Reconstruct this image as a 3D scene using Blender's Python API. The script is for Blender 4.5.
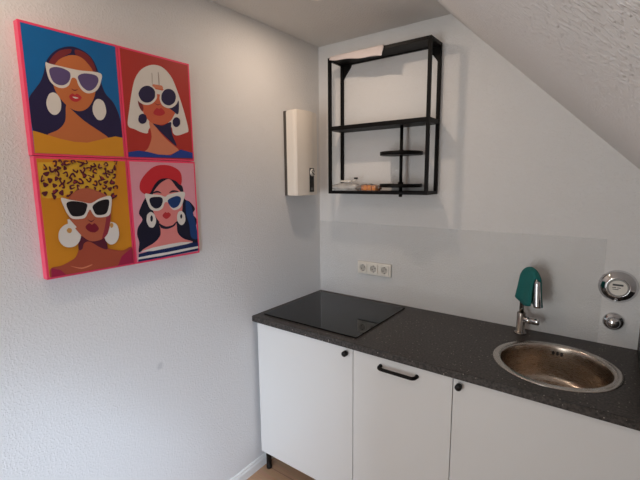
import bpy, bmesh, math, random
from mathutils import Vector, Matrix

for o in list(bpy.data.objects):
    bpy.data.objects.remove(o)
scene = bpy.context.scene
COL = scene.collection

# ------------------------------------------------------------------ camera
CAM = (1.50962, -2.04806, 1.61208)
YAW, PITCH, ROLL, FPX = 0.63563, -0.14909, -0.00937, 399.277
Fv = Vector((-math.sin(YAW) * math.cos(PITCH), math.cos(YAW) * math.cos(PITCH), math.sin(PITCH)))
Rv = Vector((math.cos(YAW), math.sin(YAW), 0))
Uv = Rv.cross(Fv)
R2 = Rv * math.cos(ROLL) + Uv * math.sin(ROLL)
U2 = -Rv * math.sin(ROLL) + Uv * math.cos(ROLL)
cam_data = bpy.data.cameras.new('camera')
cam_data.sensor_width = 36.0
cam_data.lens = FPX / 640 * 36
cam_data.clip_start = 0.01
cam = bpy.data.objects.new('camera', cam_data)
M = Matrix.Identity(4)
for i in range(3):
    M[i][0], M[i][1], M[i][2], M[i][3] = R2[i], U2[i], -Fv[i], CAM[i]
cam.matrix_world = M
COL.objects.link(cam)
scene.camera = cam

# ------------------------------------------------------------------ world, light, exposure
world = bpy.data.worlds.new('world')
world.use_nodes = True
scene.world = world
bgn = world.node_tree.nodes['Background']
bgn.inputs['Color'].default_value = (0.62, 0.74, 1.0, 1)
bgn.inputs['Strength'].default_value = 1.0

P_ROOF, P_DOOR, P_L0, P_L1 = 21, 40, 3.05, 2.95

def area(name, loc, direction, sx, sy, power, color, spread=180):
    l = bpy.data.lights.new(name, 'AREA')
    l.shape = 'RECTANGLE'; l.size = sx; l.size_y = sy
    l.energy = power; l.color = color; l.spread = math.radians(spread)
    o = bpy.data.objects.new(name, l)
    o.location = loc
    o.rotation_euler = Vector(direction).to_track_quat('-Z', 'Y').to_euler()
    COL.objects.link(o)
    return o

CEIL, CREASE, SLOPE = 2.4006, 0.7972, 0.9716
def slope_z(x): return CEIL - SLOPE * (x - CREASE)
SN = Vector((-SLOPE, 0, -1)).normalized()          # inward normal of the sloped ceiling
ST = Vector((1, 0, -SLOPE)).normalized()           # down the slope
# daylight arriving at the roof window and at the balcony door behind the camera
area('daylight_roof_window', Vector((1.86, -3.05, slope_z(1.86))) - SN * 0.15, (-1.76, 2.40, -1.0), 0.66, 0.86, P_ROOF, (0.66, 0.80, 1.0), 60)
area('daylight_balcony_door', (0.545, -4.36, 1.08), (0, 1, 0), 0.80, 1.9, P_DOOR, (1.0, 0.975, 0.945))

def down(name, loc, power):
    l = bpy.data.lights.new(name, 'AREA')
    l.shape = 'DISK'; l.size = 0.058
    l.energy = power; l.color = (1.0, 0.79, 0.62)
    o = bpy.data.objects.new(name, l); o.location = loc
    COL.objects.link(o)
    return o
LAMPS = [(0.40, -0.55), (0.40, -1.75)]
for (lx, ly), pw in zip(LAMPS, (P_L0, P_L1)):
    down('downlight_beam', (lx, ly, CEIL - 0.008), pw)

scene.view_settings.view_transform = 'Standard'
scene.view_settings.look = 'None'
scene.view_settings.gamma = 1.0
scene.view_settings.exposure = 0.0
scene.view_settings.use_curve_mapping = False

# ------------------------------------------------------------------ materials
def srgb(r, g, b):
    def f(c):
        c /= 255
        return c / 12.92 if c <= 0.04045 else ((c + 0.055) / 1.055) ** 2.4
    return (f(r), f(g), f(b), 1)

def mat(name, color, rough=0.5, metal=0.0, spec=0.5, coat=0.0, noise=None, bump=None, emit=None):
    """noise=(scale, amount) varies the base colour; bump=(scale, distance) gives fine relief"""
    m = bpy.data.materials.new(name); m.use_nodes = True
    nt = m.node_tree; b = nt.nodes['Principled BSDF']
    b.inputs['Base Color'].default_value = color
    b.inputs['Roughness'].default_value = rough
    b.inputs['Metallic'].default_value = metal
    b.inputs['Specular IOR Level'].default_value = spec
    b.inputs['Coat Weight'].default_value = coat
    if emit:
        b.inputs['Emission Color'].default_value = emit[0]
        b.inputs['Emission Strength'].default_value = emit[1]
    tc = nt.nodes.new('ShaderNodeTexCoord')
    if noise:
        n = nt.nodes.new('ShaderNodeTexNoise'); n.inputs['Scale'].default_value = noise[0]; n.inputs['Detail'].default_value = 4
        nt.links.new(tc.outputs['Object'], n.inputs['Vector'])
        mx = nt.nodes.new('ShaderNodeMix'); mx.data_type = 'RGBA'
        mx.inputs[6].default_value = tuple(c * (1 - noise[1]) for c in color[:3]) + (1,)
        mx.inputs[7].default_value = tuple(min(1, c * (1 + noise[1])) for c in color[:3]) + (1,)
        nt.links.new(n.outputs['Fac'], mx.inputs[0]); nt.links.new(mx.outputs[2], b.inputs['Base Color'])
    if bump:
        n = nt.nodes.new('ShaderNodeTexNoise'); n.inputs['Scale'].default_value = bump[0]; n.inputs['Detail'].default_value = 3
        nt.links.new(tc.outputs['Object'], n.inputs['Vector'])
        bp = nt.nodes.new('ShaderNodeBump'); bp.inputs['Distance'].default_value = bump[1]; bp.inputs['Strength'].default_value = 1
        nt.links.new(n.outputs['Fac'], bp.inputs['Height']); nt.links.new(bp.outputs['Normal'], b.inputs['Normal'])
    return m

def plaster(name, color, scale, dist, spot_at=None):
    """white rough-cast wallpaper: small raised flecks of two sizes"""
    m = bpy.data.materials.new(name); m.use_nodes = True
    nt = m.node_tree; L = nt.links; b = nt.nodes['Principled BSDF']
    b.inputs['Roughness'].default_value = 0.75; b.inputs['Specular IOR Level'].default_value = 0.25
    tc = nt.nodes.new('ShaderNodeTexCoord')
    n1 = nt.nodes.new('ShaderNodeTexNoise'); n1.inputs['Scale'].default_value = scale; n1.inputs['Detail'].default_value = 2; n1.inputs['Roughness'].default_value = 0.55
    L.new(tc.outputs['Object'], n1.inputs['Vector'])
    r1 = nt.nodes.new('ShaderNodeMapRange'); r1.interpolation_type = 'SMOOTHSTEP'
    r1.inputs['From Min'].default_value = 0.46; r1.inputs['From Max'].default_value = 0.66
    L.new(n1.outputs['Fac'], r1.inputs['Value'])
    n2 = nt.nodes.new('ShaderNodeTexNoise'); n2.inputs['Scale'].default_value = scale * 0.35; n2.inputs['Detail'].default_value = 1
    L.new(tc.outputs['Object'], n2.inputs['Vector'])
    ad = nt.nodes.new('ShaderNodeMath'); ad.operation = 'ADD'
    L.new(r1.outputs['Result'], ad.inputs[0]); L.new(n2.outputs['Fac'], ad.inputs[1])
    bp = nt.nodes.new('ShaderNodeBump'); bp.inputs['Strength'].default_value = 1; bp.inputs['Distance'].default_value = dist
    L.new(ad.outputs[0], bp.inputs['Height']); L.new(bp.outputs['Normal'], b.inputs['Normal'])
    n3 = nt.nodes.new('ShaderNodeTexNoise'); n3.inputs['Scale'].default_value = 1.3; n3.inputs['Detail'].default_value = 3
    L.new(tc.outputs['Object'], n3.inputs['Vector'])
    mx = nt.nodes.new('ShaderNodeMix'); mx.data_type = 'RGBA'
    mx.inputs[6].default_value = tuple(c * 0.965 for c in color[:3]) + (1,); mx.inputs[7].default_value = color
    L.new(n3.outputs['Fac'], mx.inputs[0])
    out = mx.outputs[2]
    if spot_at:                                       # a filled drill hole: a small grey blotch
        vs = nt.nodes.new('ShaderNodeVectorMath'); vs.operation = 'DISTANCE'
        nz = nt.nodes.new('ShaderNodeTexNoise'); nz.inputs['Scale'].default_value = 60
        L.new(tc.outputs['Object'], nz.inputs['Vector'])
        sc_ = nt.nodes.new('ShaderNodeVectorMath'); sc_.operation = 'MULTIPLY_ADD'
        sc_.inputs[1].default_value = (0.02, 0.02, 0.02)
        L.new(nz.outputs['Color'], sc_.inputs[0]); L.new(tc.outputs['Object'], sc_.inputs[2])
        L.new(sc_.outputs[0], vs.inputs[0]); vs.inputs[1].default_value = tuple(c + 0.01 for c in spot_at)
        rr = nt.nodes.new('ShaderNodeMapRange'); rr.inputs['From Min'].default_value = 0.008; rr.inputs['From Max'].default_value = 0.019
        rr.inputs['To Min'].default_value = 0.4; rr.inputs['To Max'].default_value = 0.0
        L.new(vs.outputs['Value'], rr.inputs['Value'])
        m2 = nt.nodes.new('ShaderNodeMix'); m2.data_type = 'RGBA'
        m2.inputs[7].default_value = srgb(168, 170, 172)
        L.new(rr.outputs['Result'], m2.inputs[0]); L.new(out, m2.inputs[6]); out = m2.outputs[2]
    L.new(out, b.inputs['Base Color'])
    return m

WALLC = srgb(226, 225, 224)
MT = {}
MT['wall'] = plaster('wall_rough_cast_white', WALLC, 125, 0.00085)
MT['wall_left'] = plaster('wall_rough_cast_white_with_filled_hole', WALLC, 125, 0.00055, (0.0, -1.161, 0.832))
MT['slope'] = plaster('sloped_ceiling_rough_cast', WALLC, 115, 0.0011)
MT['ceiling'] = plaster('ceiling_paint', srgb(222, 219, 215), 110, 0.0008)
MT['white_trim'] = mat('white_trim_paint', srgb(232, 232, 230), 0.35)
MT['white_front'] = mat('white_cabinet_front', srgb(222, 222, 221), 0.32, noise=(3, 0.012))
MT['carcass'] = mat('white_carcass_board', srgb(205, 205, 203), 0.5, noise=(5, 0.02))
MT['black_metal'] = mat('black_powder_coat', srgb(6, 5, 5), 0.5, spec=0.16)
MT['black_plastic'] = mat('black_plastic', srgb(10, 10, 11), 0.42, spec=0.3)
MT['black_box'] = mat('black_box_plastic', srgb(20, 19, 19), 0.5, noise=(20, 0.2))
MT['hob_glass'] = mat('black_ceramic_glass', srgb(6, 6, 7), 0.04, spec=0.28, noise=(4, 0.1))
MT['hob_edge'] = mat('hob_dark_edge', srgb(6, 6, 6), 0.25, noise=(30, 0.1))
MT['heater_white'] = mat('heater_white_plastic', srgb(231, 222, 210), 0.32, noise=(4, 0.01))
MT['heater_back'] = mat('heater_dark_back', srgb(74, 68, 62), 0.5, noise=(8, 0.05))
MT['plastic_white'] = mat('white_plastic', srgb(226, 221, 212), 0.35, noise=(10, 0.015))
MT['socket_dark'] = mat('socket_pin_hole', srgb(40, 36, 34), 0.6, noise=(50, 0.1))
MT['chrome'] = mat('chrome', srgb(214, 214, 216), 0.07, metal=1.0, noise=(6, 0.03))
MT['steel_dark'] = mat('brushed_faucet_steel', srgb(150, 144, 138), 0.2, metal=1.0, noise=(30, 0.05))
MT['grey_dial'] = mat('grey_dial', srgb(150, 149, 146), 0.4, noise=(20, 0.05))
MT['socket_well'] = mat('socket_well_shaded_plastic', srgb(186, 181, 173), 0.4, noise=(20, 0.03))  # white plastic greyed: shade inside the recess put into the colour
MT['dial_dark'] = mat('dial_dark', srgb(58, 58, 58), 0.4, noise=(20, 0.05))
MT['paper'] = mat('white_cloth', srgb(200, 190, 188), 0.8, noise=(20, 0.03))
MT['orange'] = mat('orange_plastic', srgb(248, 150, 44), 0.4, noise=(60, 0.12))
MT['copper'] = mat('copper_clip', srgb(206, 118, 52), 0.4, noise=(40, 0.1))
MT['teal'] = mat('teal_cloth', srgb(16, 100, 98), 0.85, noise=(30, 0.15), bump=(500, 0.0006))
MT['pink'] = mat('hot_pink_frame', srgb(236, 66, 104), 0.3, noise=(9, 0.04))
MT['lamp_ring'] = mat('lamp_ring_white', srgb(232, 228, 222), 0.35, noise=(9, 0.01))
MT['lamp_glow'] = mat('lamp_glow', srgb(255, 230, 200), 0.5, emit=(srgb(255, 205, 160), 6.0), noise=(3, 0.01))
MT['stop_face'] = mat('drain_dark', srgb(48, 44, 40), 0.35, metal=0.8, noise=(40, 0.1))

def brushed(name, color, rough):
    m = mat(name, color, rough, metal=1.0)
    nt = m.node_tree; b = nt.nodes['Principled BSDF']
    tc = nt.nodes.new('ShaderNodeTexCoord'); mp = nt.nodes.new('ShaderNodeMapping')
    mp.inputs['Scale'].default_value = (14, 14, 260)
    n = nt.nodes.new('ShaderNodeTexNoise'); n.inputs['Scale'].default_value = 3; n.inputs['Detail'].default_value = 3
    nt.links.new(tc.outputs['Object'], mp.inputs['Vector']); nt.links.new(mp.outputs['Vector'], n.inputs['Vector'])
    r = nt.nodes.new('ShaderNodeMapRange'); r.inputs['To Min'].default_value = rough * 0.7; r.inputs['To Max'].default_value = rough * 1.5
    nt.links.new(n.outputs['Fac'], r.inputs['Value']); nt.links.new(r.outputs['Result'], b.inputs['Roughness'])
    return m
MT['sink_steel'] = brushed('brushed_sink_steel', srgb(192, 179, 166), 0.25)
MT['rim_steel'] = brushed('sink_rim_steel', srgb(196, 188, 180), 0.2)

def worktop_mat():
    m = bpy.data.materials.new('anthracite_speckled_laminate'); m.use_nodes = True
    nt = m.node_tree; L = nt.links; b = nt.nodes['Principled BSDF']
    b.inputs['Roughness'].default_value = 0.42; b.inputs['Specular IOR Level'].default_value = 0.4
    tc = nt.nodes.new('ShaderNodeTexCoord')
    n = nt.nodes.new('ShaderNodeTexNoise'); n.inputs['Scale'].default_value = 120; n.inputs['Detail'].default_value = 4
    L.new(tc.outputs['Object'], n.inputs['Vector'])
    r = nt.nodes.new('ShaderNodeValToRGB')
    r.color_ramp.elements[0].position = 0.35; r.color_ramp.elements[0].color = srgb(36, 34, 33)
    r.color_ramp.elements[1].position = 0.75; r.color_ramp.elements[1].color = srgb(84, 78, 74)
    L.new(n.outputs['Fac'], r.inputs['Fac'])
    v = nt.nodes.new('ShaderNodeTexVoronoi'); v.inputs['Scale'].default_value = 110
    L.new(tc.outputs['Object'], v.inputs['Vector'])
    sp = nt.nodes.new('ShaderNodeSeparateColor'); L.new(v.outputs['Color'], sp.inputs[0])
    pick = nt.nodes.new('ShaderNodeMath'); pick.operation = 'GREATER_THAN'; pick.inputs[1].default_value = 0.90
    L.new(sp.outputs[0], pick.inputs[0])
    near = nt.nodes.new('ShaderNodeMapRange'); near.inputs['From Min'].default_value = 0.16; near.inputs['From Max'].default_value = 0.26
    near.inputs['To Min'].default_value = 1; near.inputs['To Max'].default_value = 0
    L.new(v.outputs['Distance'], near.inputs['Value'])
    mu = nt.nodes.new('ShaderNodeMath'); mu.operation = 'MULTIPLY'
    L.new(pick.outputs[0], mu.inputs[0]); L.new(near.outputs['Result'], mu.inputs[1])
    mx = nt.nodes.new('ShaderNodeMix'); mx.data_type = 'RGBA'; mx.inputs[7].default_value = srgb(178, 168, 158)
    L.new(mu.outputs[0], mx.inputs[0]); L.new(r.outputs['Color'], mx.inputs[6]); L.new(mx.outputs[2], b.inputs['Base Color'])
    return m
MT['worktop'] = worktop_mat()

def floor_mat():
    m = bpy.data.materials.new('oak_laminate_floor'); m.use_nodes = True
    nt = m.node_tree; L = nt.links; b = nt.nodes['Principled BSDF']
    b.inputs['Roughness'].default_value = 0.4
    tc = nt.nodes.new('ShaderNodeTexCoord')
    br = nt.nodes.new('ShaderNodeTexBrick'); br.offset = 0.37
    br.inputs['Scale'].default_value = 1.0; br.inputs['Brick Width'].default_value = 1.2; br.inputs['Row Height'].default_value = 0.19
    br.inputs['Mortar Size'].default_value = 0.0015
    br.inputs['Color1'].default_value = srgb(208, 168, 136); br.inputs['Color2'].default_value = srgb(198, 156, 124)
    br.inputs['Mortar'].default_value = srgb(120, 90, 68)
    L.new(tc.outputs['Object'], br.inputs['Vector'])
    mp = nt.nodes.new('ShaderNodeMapping'); mp.inputs['Scale'].default_value = (2, 40, 1)
    L.new(tc.outputs['Object'], mp.inputs['Vector'])
    n = nt.nodes.new('ShaderNodeTexNoise'); n.inputs['Scale'].default_value = 3; n.inputs['Detail'].default_value = 5
    L.new(mp.outputs['Vector'], n.inputs['Vector'])
    mx = nt.nodes.new('ShaderNodeMix'); mx.data_type = 'RGBA'; mx.blend_type = 'MULTIPLY'; mx.inputs[0].default_value = 0.35
    L.new(br.outputs['Color'], mx.inputs[6]); L.new(n.outputs['Color'], mx.inputs[7]); L.new(mx.outputs[2], b.inputs['Base Color'])
    return m
MT['floor'] = floor_mat()

def clear_mat(name, tint, gloss_rough, bump=None, milky=0.0, gloss=1.0):
    """thin clear sheet: lets light straight through, with a faint gloss and milkiness"""
    m = bpy.data.materials.new(name); m.use_nodes = True
    nt = m.node_tree; L = nt.links
    nt.nodes.remove(nt.nodes['Principled BSDF'])
    tr = nt.nodes.new('ShaderNodeBsdfTransparent'); tr.inputs['Color'].default_value = tint
    gl = nt.nodes.new('ShaderNodeBsdfGlossy'); gl.inputs['Roughness'].default_value = gloss_rough
    df = nt.nodes.new('ShaderNodeBsdfDiffuse'); df.inputs['Color'].default_value = (0.85, 0.84, 0.83, 1)
    lw = nt.nodes.new('ShaderNodeFresnel'); lw.inputs['IOR'].default_value = 1.38
    m1 = nt.nodes.new('ShaderNodeMixShader'); m1.inputs[0].default_value = milky
    L.new(tr.outputs[0], m1.inputs[1]); L.new(df.outputs[0], m1.inputs[2])
    gm = nt.nodes.new('ShaderNodeMath'); gm.operation = 'MULTIPLY'; gm.inputs[1].default_value = gloss; L.new(lw.outputs[0], gm.inputs[0])
    m2 = nt.nodes.new('ShaderNodeMixShader'); L.new(gm.outputs[0], m2.inputs[0])
    L.new(m1.outputs[0], m2.inputs[1]); L.new(gl.outputs[0], m2.inputs[2])
    if bump:
        tc = nt.nodes.new('ShaderNodeTexCoord')
        n = nt.nodes.new('ShaderNodeTexNoise'); n.inputs['Scale'].default_value = bump[0]; n.inputs['Detail'].default_value = 2
        L.new(tc.outputs['Object'], n.inputs['Vector'])
        bp = nt.nodes.new('ShaderNodeBump'); bp.inputs['Distance'].default_value = bump[1]
        L.new(n.outputs['Fac'], bp.inputs['Height'])
        L.new(bp.outputs['Normal'], gl.inputs['Normal']); L.new(bp.outputs['Normal'], df.inputs['Normal'])
    L.new(m2.outputs[0], nt.nodes['Material Output'].inputs['Surface'])
    return m
MT['splash'] = clear_mat('clear_splash_sheet', (0.99, 0.99, 0.99, 1), 0.3, (150, 0.0008), milky=0.09, gloss=0.2)
MT['pane'] = clear_mat('window_pane', (0.95, 0.97, 0.97, 1), 0.01)
MT['film'] = clear_mat('clear_packet_film', (0.95, 0.95, 0.95, 1), 0.12, (90, 0.004), milky=0.1)
MT['bag'] = clear_mat('clear_bag_film', (0.93, 0.93, 0.93, 1), 0.12, (90, 0.004), milky=0.42)

# ------------------------------------------------------------------ mesh helpers
def box(bm, a, b, bevel=0.0, mi=0, seg=2):
    x0, y0, z0 = a; x1, y1, z1 = b
    vs = [bm.verts.new(p) for p in ((x0,y0,z0),(x1,y0,z0),(x1,y1,z0),(x0,y1,z0),(x0,y0,z1),(x1,y0,z1),(x1,y1,z1),(x0,y1,z1))]
    fs = [bm.faces.new([vs[i] for i in q]) for q in ((0,3,2,1),(4,5,6,7),(0,1,5,4),(1,2,6,5),(2,3,7,6),(3,0,4,7))]
    for f in fs: f.material_index = mi
    if bevel > 0:
        es = list({e for f in fs for e in f.edges})
        r = bmesh.ops.bevel(bm, geom=es, offset=bevel, segments=seg, affect='EDGES', profile=0.5)
        for f in r['faces']: f.material_index = mi
    return vs

def prism(bm, pts, d, mi=0):
    """closed outline (list of 3-D points) extruded by vector d"""
    d = Vector(d)
    a = [bm.verts.new(p) for p in pts]; b = [bm.verts.new(Vector(p) + d) for p in pts]
    n = len(pts); fs = [bm.faces.new(a[::-1]), bm.faces.new(b)]
    for i in range(n): fs.append(bm.faces.new((a[i], a[(i+1) % n], b[(i+1) % n], b[i])))
    for f in fs: f.material_index = mi
    return fs

def frame_axes(axis):
    w = Vector(axis).normalized()
    u = w.orthogonal().normalized() if abs(w.z) < 0.99 else Vector((1, 0, 0))
    if abs(w.z) >= 0.99: v = w.cross(u)
    else: v = w.cross(u)
    return u, v, w

def lathe(bm, prof, center=(0,0,0), axis=(0,0,1), n=48, mi=0, sx=1.0, caps=True, smooth=True):
    """prof: list of (radius, height) revolved about axis"""
    u, v, w = frame_axes(axis); c = Vector(center); rings = []
    for r, h in prof:
        if r < 1e-6: rings.append([bm.verts.new(c + w * h)])
        else: rings.append([bm.verts.new(c + w * h + u * (r * sx * math.cos(2*math.pi*i/n)) + v * (r * math.sin(2*math.pi*i/n))) for i in range(n)])
    fs = []
    for A, B in zip(rings, rings[1:]):
        for i in range(n):
            j = (i + 1) % n
            if len(A) == 1 and len(B) == 1: continue
            if len(A) == 1: fs.append(bm.faces.new((A[0], B[j], B[i])))
            elif len(B) == 1: fs.append(bm.faces.new((A[i], A[j], B[0])))
            else: fs.append(bm.faces.new((A[i], A[j], B[j], B[i])))
    if caps:
        if len(rings[0]) > 1: fs.append(bm.faces.new(rings[0][::-1]))
        if len(rings[-1]) > 1: fs.append(bm.faces.new(rings[-1]))
    for f in fs:
        f.material_index = mi
        f.smooth = smooth and len(f.verts) <= 4
    return fs

def tube(bm, pts, rad, n=14, mi=0):
    pts = [Vector(p) for p in pts]
    rad = rad if isinstance(rad, (list, tuple)) else [rad] * len(pts)
    t0 = (pts[1] - pts[0]).normalized(); u = t0.orthogonal().normalized(); rings = []
    for k, p in enumerate(pts):
        t = (pts[min(k+1, len(pts)-1)] - pts[max(k-1, 0)]).normalized()
        u = (u - t * u.dot(t)).normalized(); v = t.cross(u)
        rings.append([bm.verts.new(p + (u * math.cos(2*math.pi*i/n) + v * math.sin(2*math.pi*i/n)) * rad[k]) for i in range(n)])
    for A, B in zip(rings, rings[1:]):
        for i in range(n):
            f = bm.faces.new((A[i], A[(i+1) % n], B[(i+1) % n], B[i])); f.smooth = True; f.material_index = mi
    bm.faces.new(rings[0][::-1]).material_index = mi; bm.faces.new(rings[-1]).material_index = mi

def obj(name, bm, mats, parent=None, loc=None):
    bmesh.ops.recalc_face_normals(bm, faces=bm.faces[:])
    me = bpy.data.meshes.new(name)
    base = Vector(loc) if loc else Vector((0, 0, 0))
    if loc:
        bmesh.ops.translate(bm, verts=bm.verts[:], vec=-base)
    bm.to_mesh(me); bm.free()
    for m in (mats if isinstance(mats, (list, tuple)) else [mats]): me.materials.append(m)
    o = bpy.data.objects.new(name, me); COL.objects.link(o)
    if parent is not None:
        o.parent = parent
        # parts are written in room coordinates; the thing's base is subtracted here
        wp = Vector((0, 0, 0)); q = parent
        while q is not None:
            wp += q.location; q = q.parent
        o.location = base - wp
    else:
        o.location = base
    return o

def tag(o, label, cat, group=None):
    o['label'] = label; o['category'] = cat
    if group: o['group'] = group
    return o
def thing(name, label, cat, loc, group=None):
    o = bpy.data.objects.new(name, None); o.empty_display_size = 0.05
    o.location = loc; COL.objects.link(o)
    return tag(o, label, cat, group)
def struct(name, bm, m):
    o = obj(name, bm, m); o['kind'] = 'structure'
    return o
NB = bmesh.new

# ------------------------------------------------------------------ the room
XR, YF, T = 2.35, -4.2, 0.12
PX, PY = 1.43, -2.34
ZK = slope_z(XR)
bm = NB(); box(bm, (-T, YF - T, -0.1), (XR + T, T, 0)); struct('floor', bm, MT['floor'])
bm = NB(); box(bm, (-T, YF - T, 0), (0, T, CEIL)); struct('wall_left', bm, MT['wall_left'])
bm = NB(); prism(bm, [(0, 0, 0), (XR, 0, 0), (XR, 0, ZK), (CREASE, 0, CEIL), (0, 0, CEIL)], (0, T, 0)); struct('wall_back', bm, MT['wall'])
bm = NB(); box(bm, (XR, YF - T, 0), (XR + T, T, ZK)); struct('wall_right', bm, MT['wall'])
DX0, DX1, DZ = 0.12, 0.97, 2.08
bm = NB()
box(bm, (0, YF - T, 0), (DX0, YF, CEIL))
prism(bm, [(DX0, YF, DZ), (DX1, YF, DZ), (DX1, YF, slope_z(DX1)), (CREASE, YF, CEIL), (DX0, YF, CEIL)], (0, -T, 0))
prism(bm, [(DX1, YF, 0), (XR, YF, 0), (XR, YF, ZK), (DX1, YF, slope_z(DX1))], (0, -T, 0))
struct('wall_front', bm, MT['wall'])
bm = NB()
prism(bm, [(-T, T, CEIL), (CREASE, T, CEIL), (CREASE + 0.045, T, CEIL + 0.1), (-T, T, CEIL + 0.1)], (0, YF - 2 * T, 0))
struct('ceiling', bm, MT['ceiling'])
# unseen partition added behind the viewer to shade the right-hand cabinet fronts
bm = NB(); prism(bm, [(PX, PY, 0), (XR, PY, 0), (XR, PY, ZK), (PX, PY, slope_z(PX))], (0, -0.1, 0)); struct('wall_shade_blocker', bm, MT['wall'])
# sloped ceiling with the opening of a roof window, out of frame to the right
def sl(s, y, n=0.0):
    p = Vector((CREASE, y, CEIL)) + ST * s - SN * n
    return (p.x, p.y, p.z)
S1 = (XR - CREASE) / ST.x + 0.1
WS0, WS1, WY0, WY1 = 1.15, 1.83, -3.49, -2.61
bm = NB()
for s0, s1, y0, y1 in ((0, WS0, YF - T, T), (WS1, S1, YF - T, T), (WS0, WS1, YF - T, WY0), (WS0, WS1, WY1, T)):
    prism(bm, [sl(s0, y0), sl(s1, y0), sl(s1, y1), sl(s0, y1)], -SN * T)
struct('ceiling_slope', bm, MT['slope'])
def slbox(bm, s0, s1, y0, y1, n0, n1):
    prism(bm, [sl(s0, y0, n0), sl(s1, y0, n0), sl(s1, y1, n0), sl(s0, y1, n0)], -SN * (n1 - n0))
bm = NB()
w = 0.05
slbox(bm, WS0, WS0 + w, WY0, WY1, 0.02, 0.1); slbox(bm, WS1 - w, WS1, WY0, WY1, 0.02, 0.1)
slbox(bm, WS0 + w, WS1 - w, WY0, WY0 + w, 0.02, 0.1); slbox(bm, WS0 + w, WS1 - w, WY1 - w, WY1, 0.02, 0.1)
win = struct('window_1', bm, MT['white_trim'])
bm = NB(); slbox(bm, WS0 + w, WS1 - w, WY0 + w, WY1 - w, 0.06, 0.066); obj('window_pane', bm, MT['pane'], win)
bm = NB()
y0, y1 = YF - 0.1, YF - 0.03; w = 0.06
box(bm, (DX0, y0, 0), (DX0 + w, y1, DZ)); box(bm, (DX1 - w, y0, 0), (DX1, y1, DZ))
box(bm, (DX0 + w, y0, 0), (DX1 - w, y1, w)); box(bm, (DX0 + w, y0, DZ - w), (DX1 - w, y1, DZ))
dr = struct('door_1', bm, MT['white_trim'])
bm = NB(); box(bm, (DX0 + w, YF - 0.07, w), (DX1 - w, YF - 0.064, DZ - w)); obj('door_pane', bm, MT['pane'], dr)
bm = NB(); box(bm, (DX1 - 0.045, YF - 0.03, 1.0), (DX1 - 0.015, YF - 0.02, 1.12)); tube(bm, [(DX1 - 0.03, YF - 0.02, 1.08), (DX1 - 0.03, YF + 0.03, 1.08), (DX1 - 0.14, YF + 0.03, 1.08)], 0.009); obj('door_handle', bm, MT['chrome'], dr)

def skirting(name, a, b, inward):
    """moulded skirting board: flat face, stepped and rounded top"""
    prof = [(0, 0), (0.014, 0), (0.014, 0.040), (0.0125, 0.046), (0.009, 0.050), (0.009, 0.056), (0.007, 0.0605), (0.004, 0.063), (0, 0.063)]
    iv = Vector(inward); bm = NB()
    prism(bm, [Vector(a) + iv * p + Vector((0, 0, q)) for p, q in prof], Vector(b) - Vector(a))
    return struct(name, bm, MT['white_trim'])
skirting('baseboard_left', (0, YF, 0), (0, 0, 0), (1, 0, 0))
skirting('baseboard_back', (0.014, 0, 0), (XR, 0, 0), (0, -1, 0))
skirting('baseboard_right', (XR, YF, 0), (XR, -0.014, 0), (-1, 0, 0))
# clear splash sheet glued to the wall above the worktop
bm = NB(); box(bm, (0.004, -0.003, 0.9005), (1.497, -0.0002, 1.356)); 
sp = obj('splashback_sheet', bm, MT['splash']); tag(sp, 'thin clear splashback sheet on the white back wall above the dark worktop', 'splashback')

# ------------------------------------------------------------------ kitchen run
ZT, TH, DEP = 0.8998, 0.0316, 0.6198
ZB, YD = 0.1128, -0.6052                     # underside of the fronts, face plane of the fronts
X0, X1, X2, X3 = 0.0225, 0.6225, 1.0684, 1.6684
WE = 1.80                                    # right end of the worktop
SC = Vector((1.370, -0.336, ZT))             # sink centre
def worktop():
    bm = NB(); n = 96; r = 0.2
    x0, x1, y0, y1 = 0.0, WE, -DEP, -0.0005
    angs = [2 * math.pi * i / n for i in range(n)]
    for cx, cy in ((x0, y0), (x1, y0), (x1, y1), (x0, y1)): angs.append(math.atan2(cy - SC.y, cx - SC.x) % (2 * math.pi))
    angs = sorted(set(angs))
    def outer(a):
        c, s = math.cos(a), math.sin(a); t = 1e9
        if c > 1e-9: t = min(t, (x1 - SC.x) / c)
        if c < -1e-9: t = min(t, (x0 - SC.x) / c)
        if s > 1e-9: t = min(t, (y1 - SC.y) / s)
        if s < -1e-9: t = min(t, (y0 - SC.y) / s)
        return SC.x + c * t, SC.y + s * t
    I = [(SC.x + r * math.cos(a), SC.y + r * math.sin(a)) for a in angs]; O = [outer(a) for a in angs]
    L = {}
    for k, pts in (('I', I), ('O', O)):
        for z in (ZT, ZT - TH): L[k, z] = [bm.verts.new((x, y, z)) for x, y in pts]
    m = len(angs)
    for i in range(m):
        j = (i + 1) % m
        for A, B in ((L['I', ZT], L['O', ZT]), (L['O', ZT], L['O', ZT - TH]), (L['O', ZT - TH], L['I', ZT - TH]), (L['I', ZT - TH], L['I', ZT])):
            bm.faces.new((A[i], A[j], B[j], B[i]))
    bmesh.ops.recalc_face_normals(bm, faces=bm.faces[:])
    es = [e for e in bm.edges if all(abs(v.co.y + DEP) < 1e-5 for v in e.verts) and abs(e.verts[0].co.z - e.verts[1].co.z) < 1e-6]
    bmesh.ops.bevel(bm, geom=es, offset=0.0025, segments=2, affect='EDGES')
    return bm
wt = obj('worktop', worktop(), MT['worktop'])
tag(wt, 'dark anthracite speckled worktop running along the back wall', 'worktop')

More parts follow.
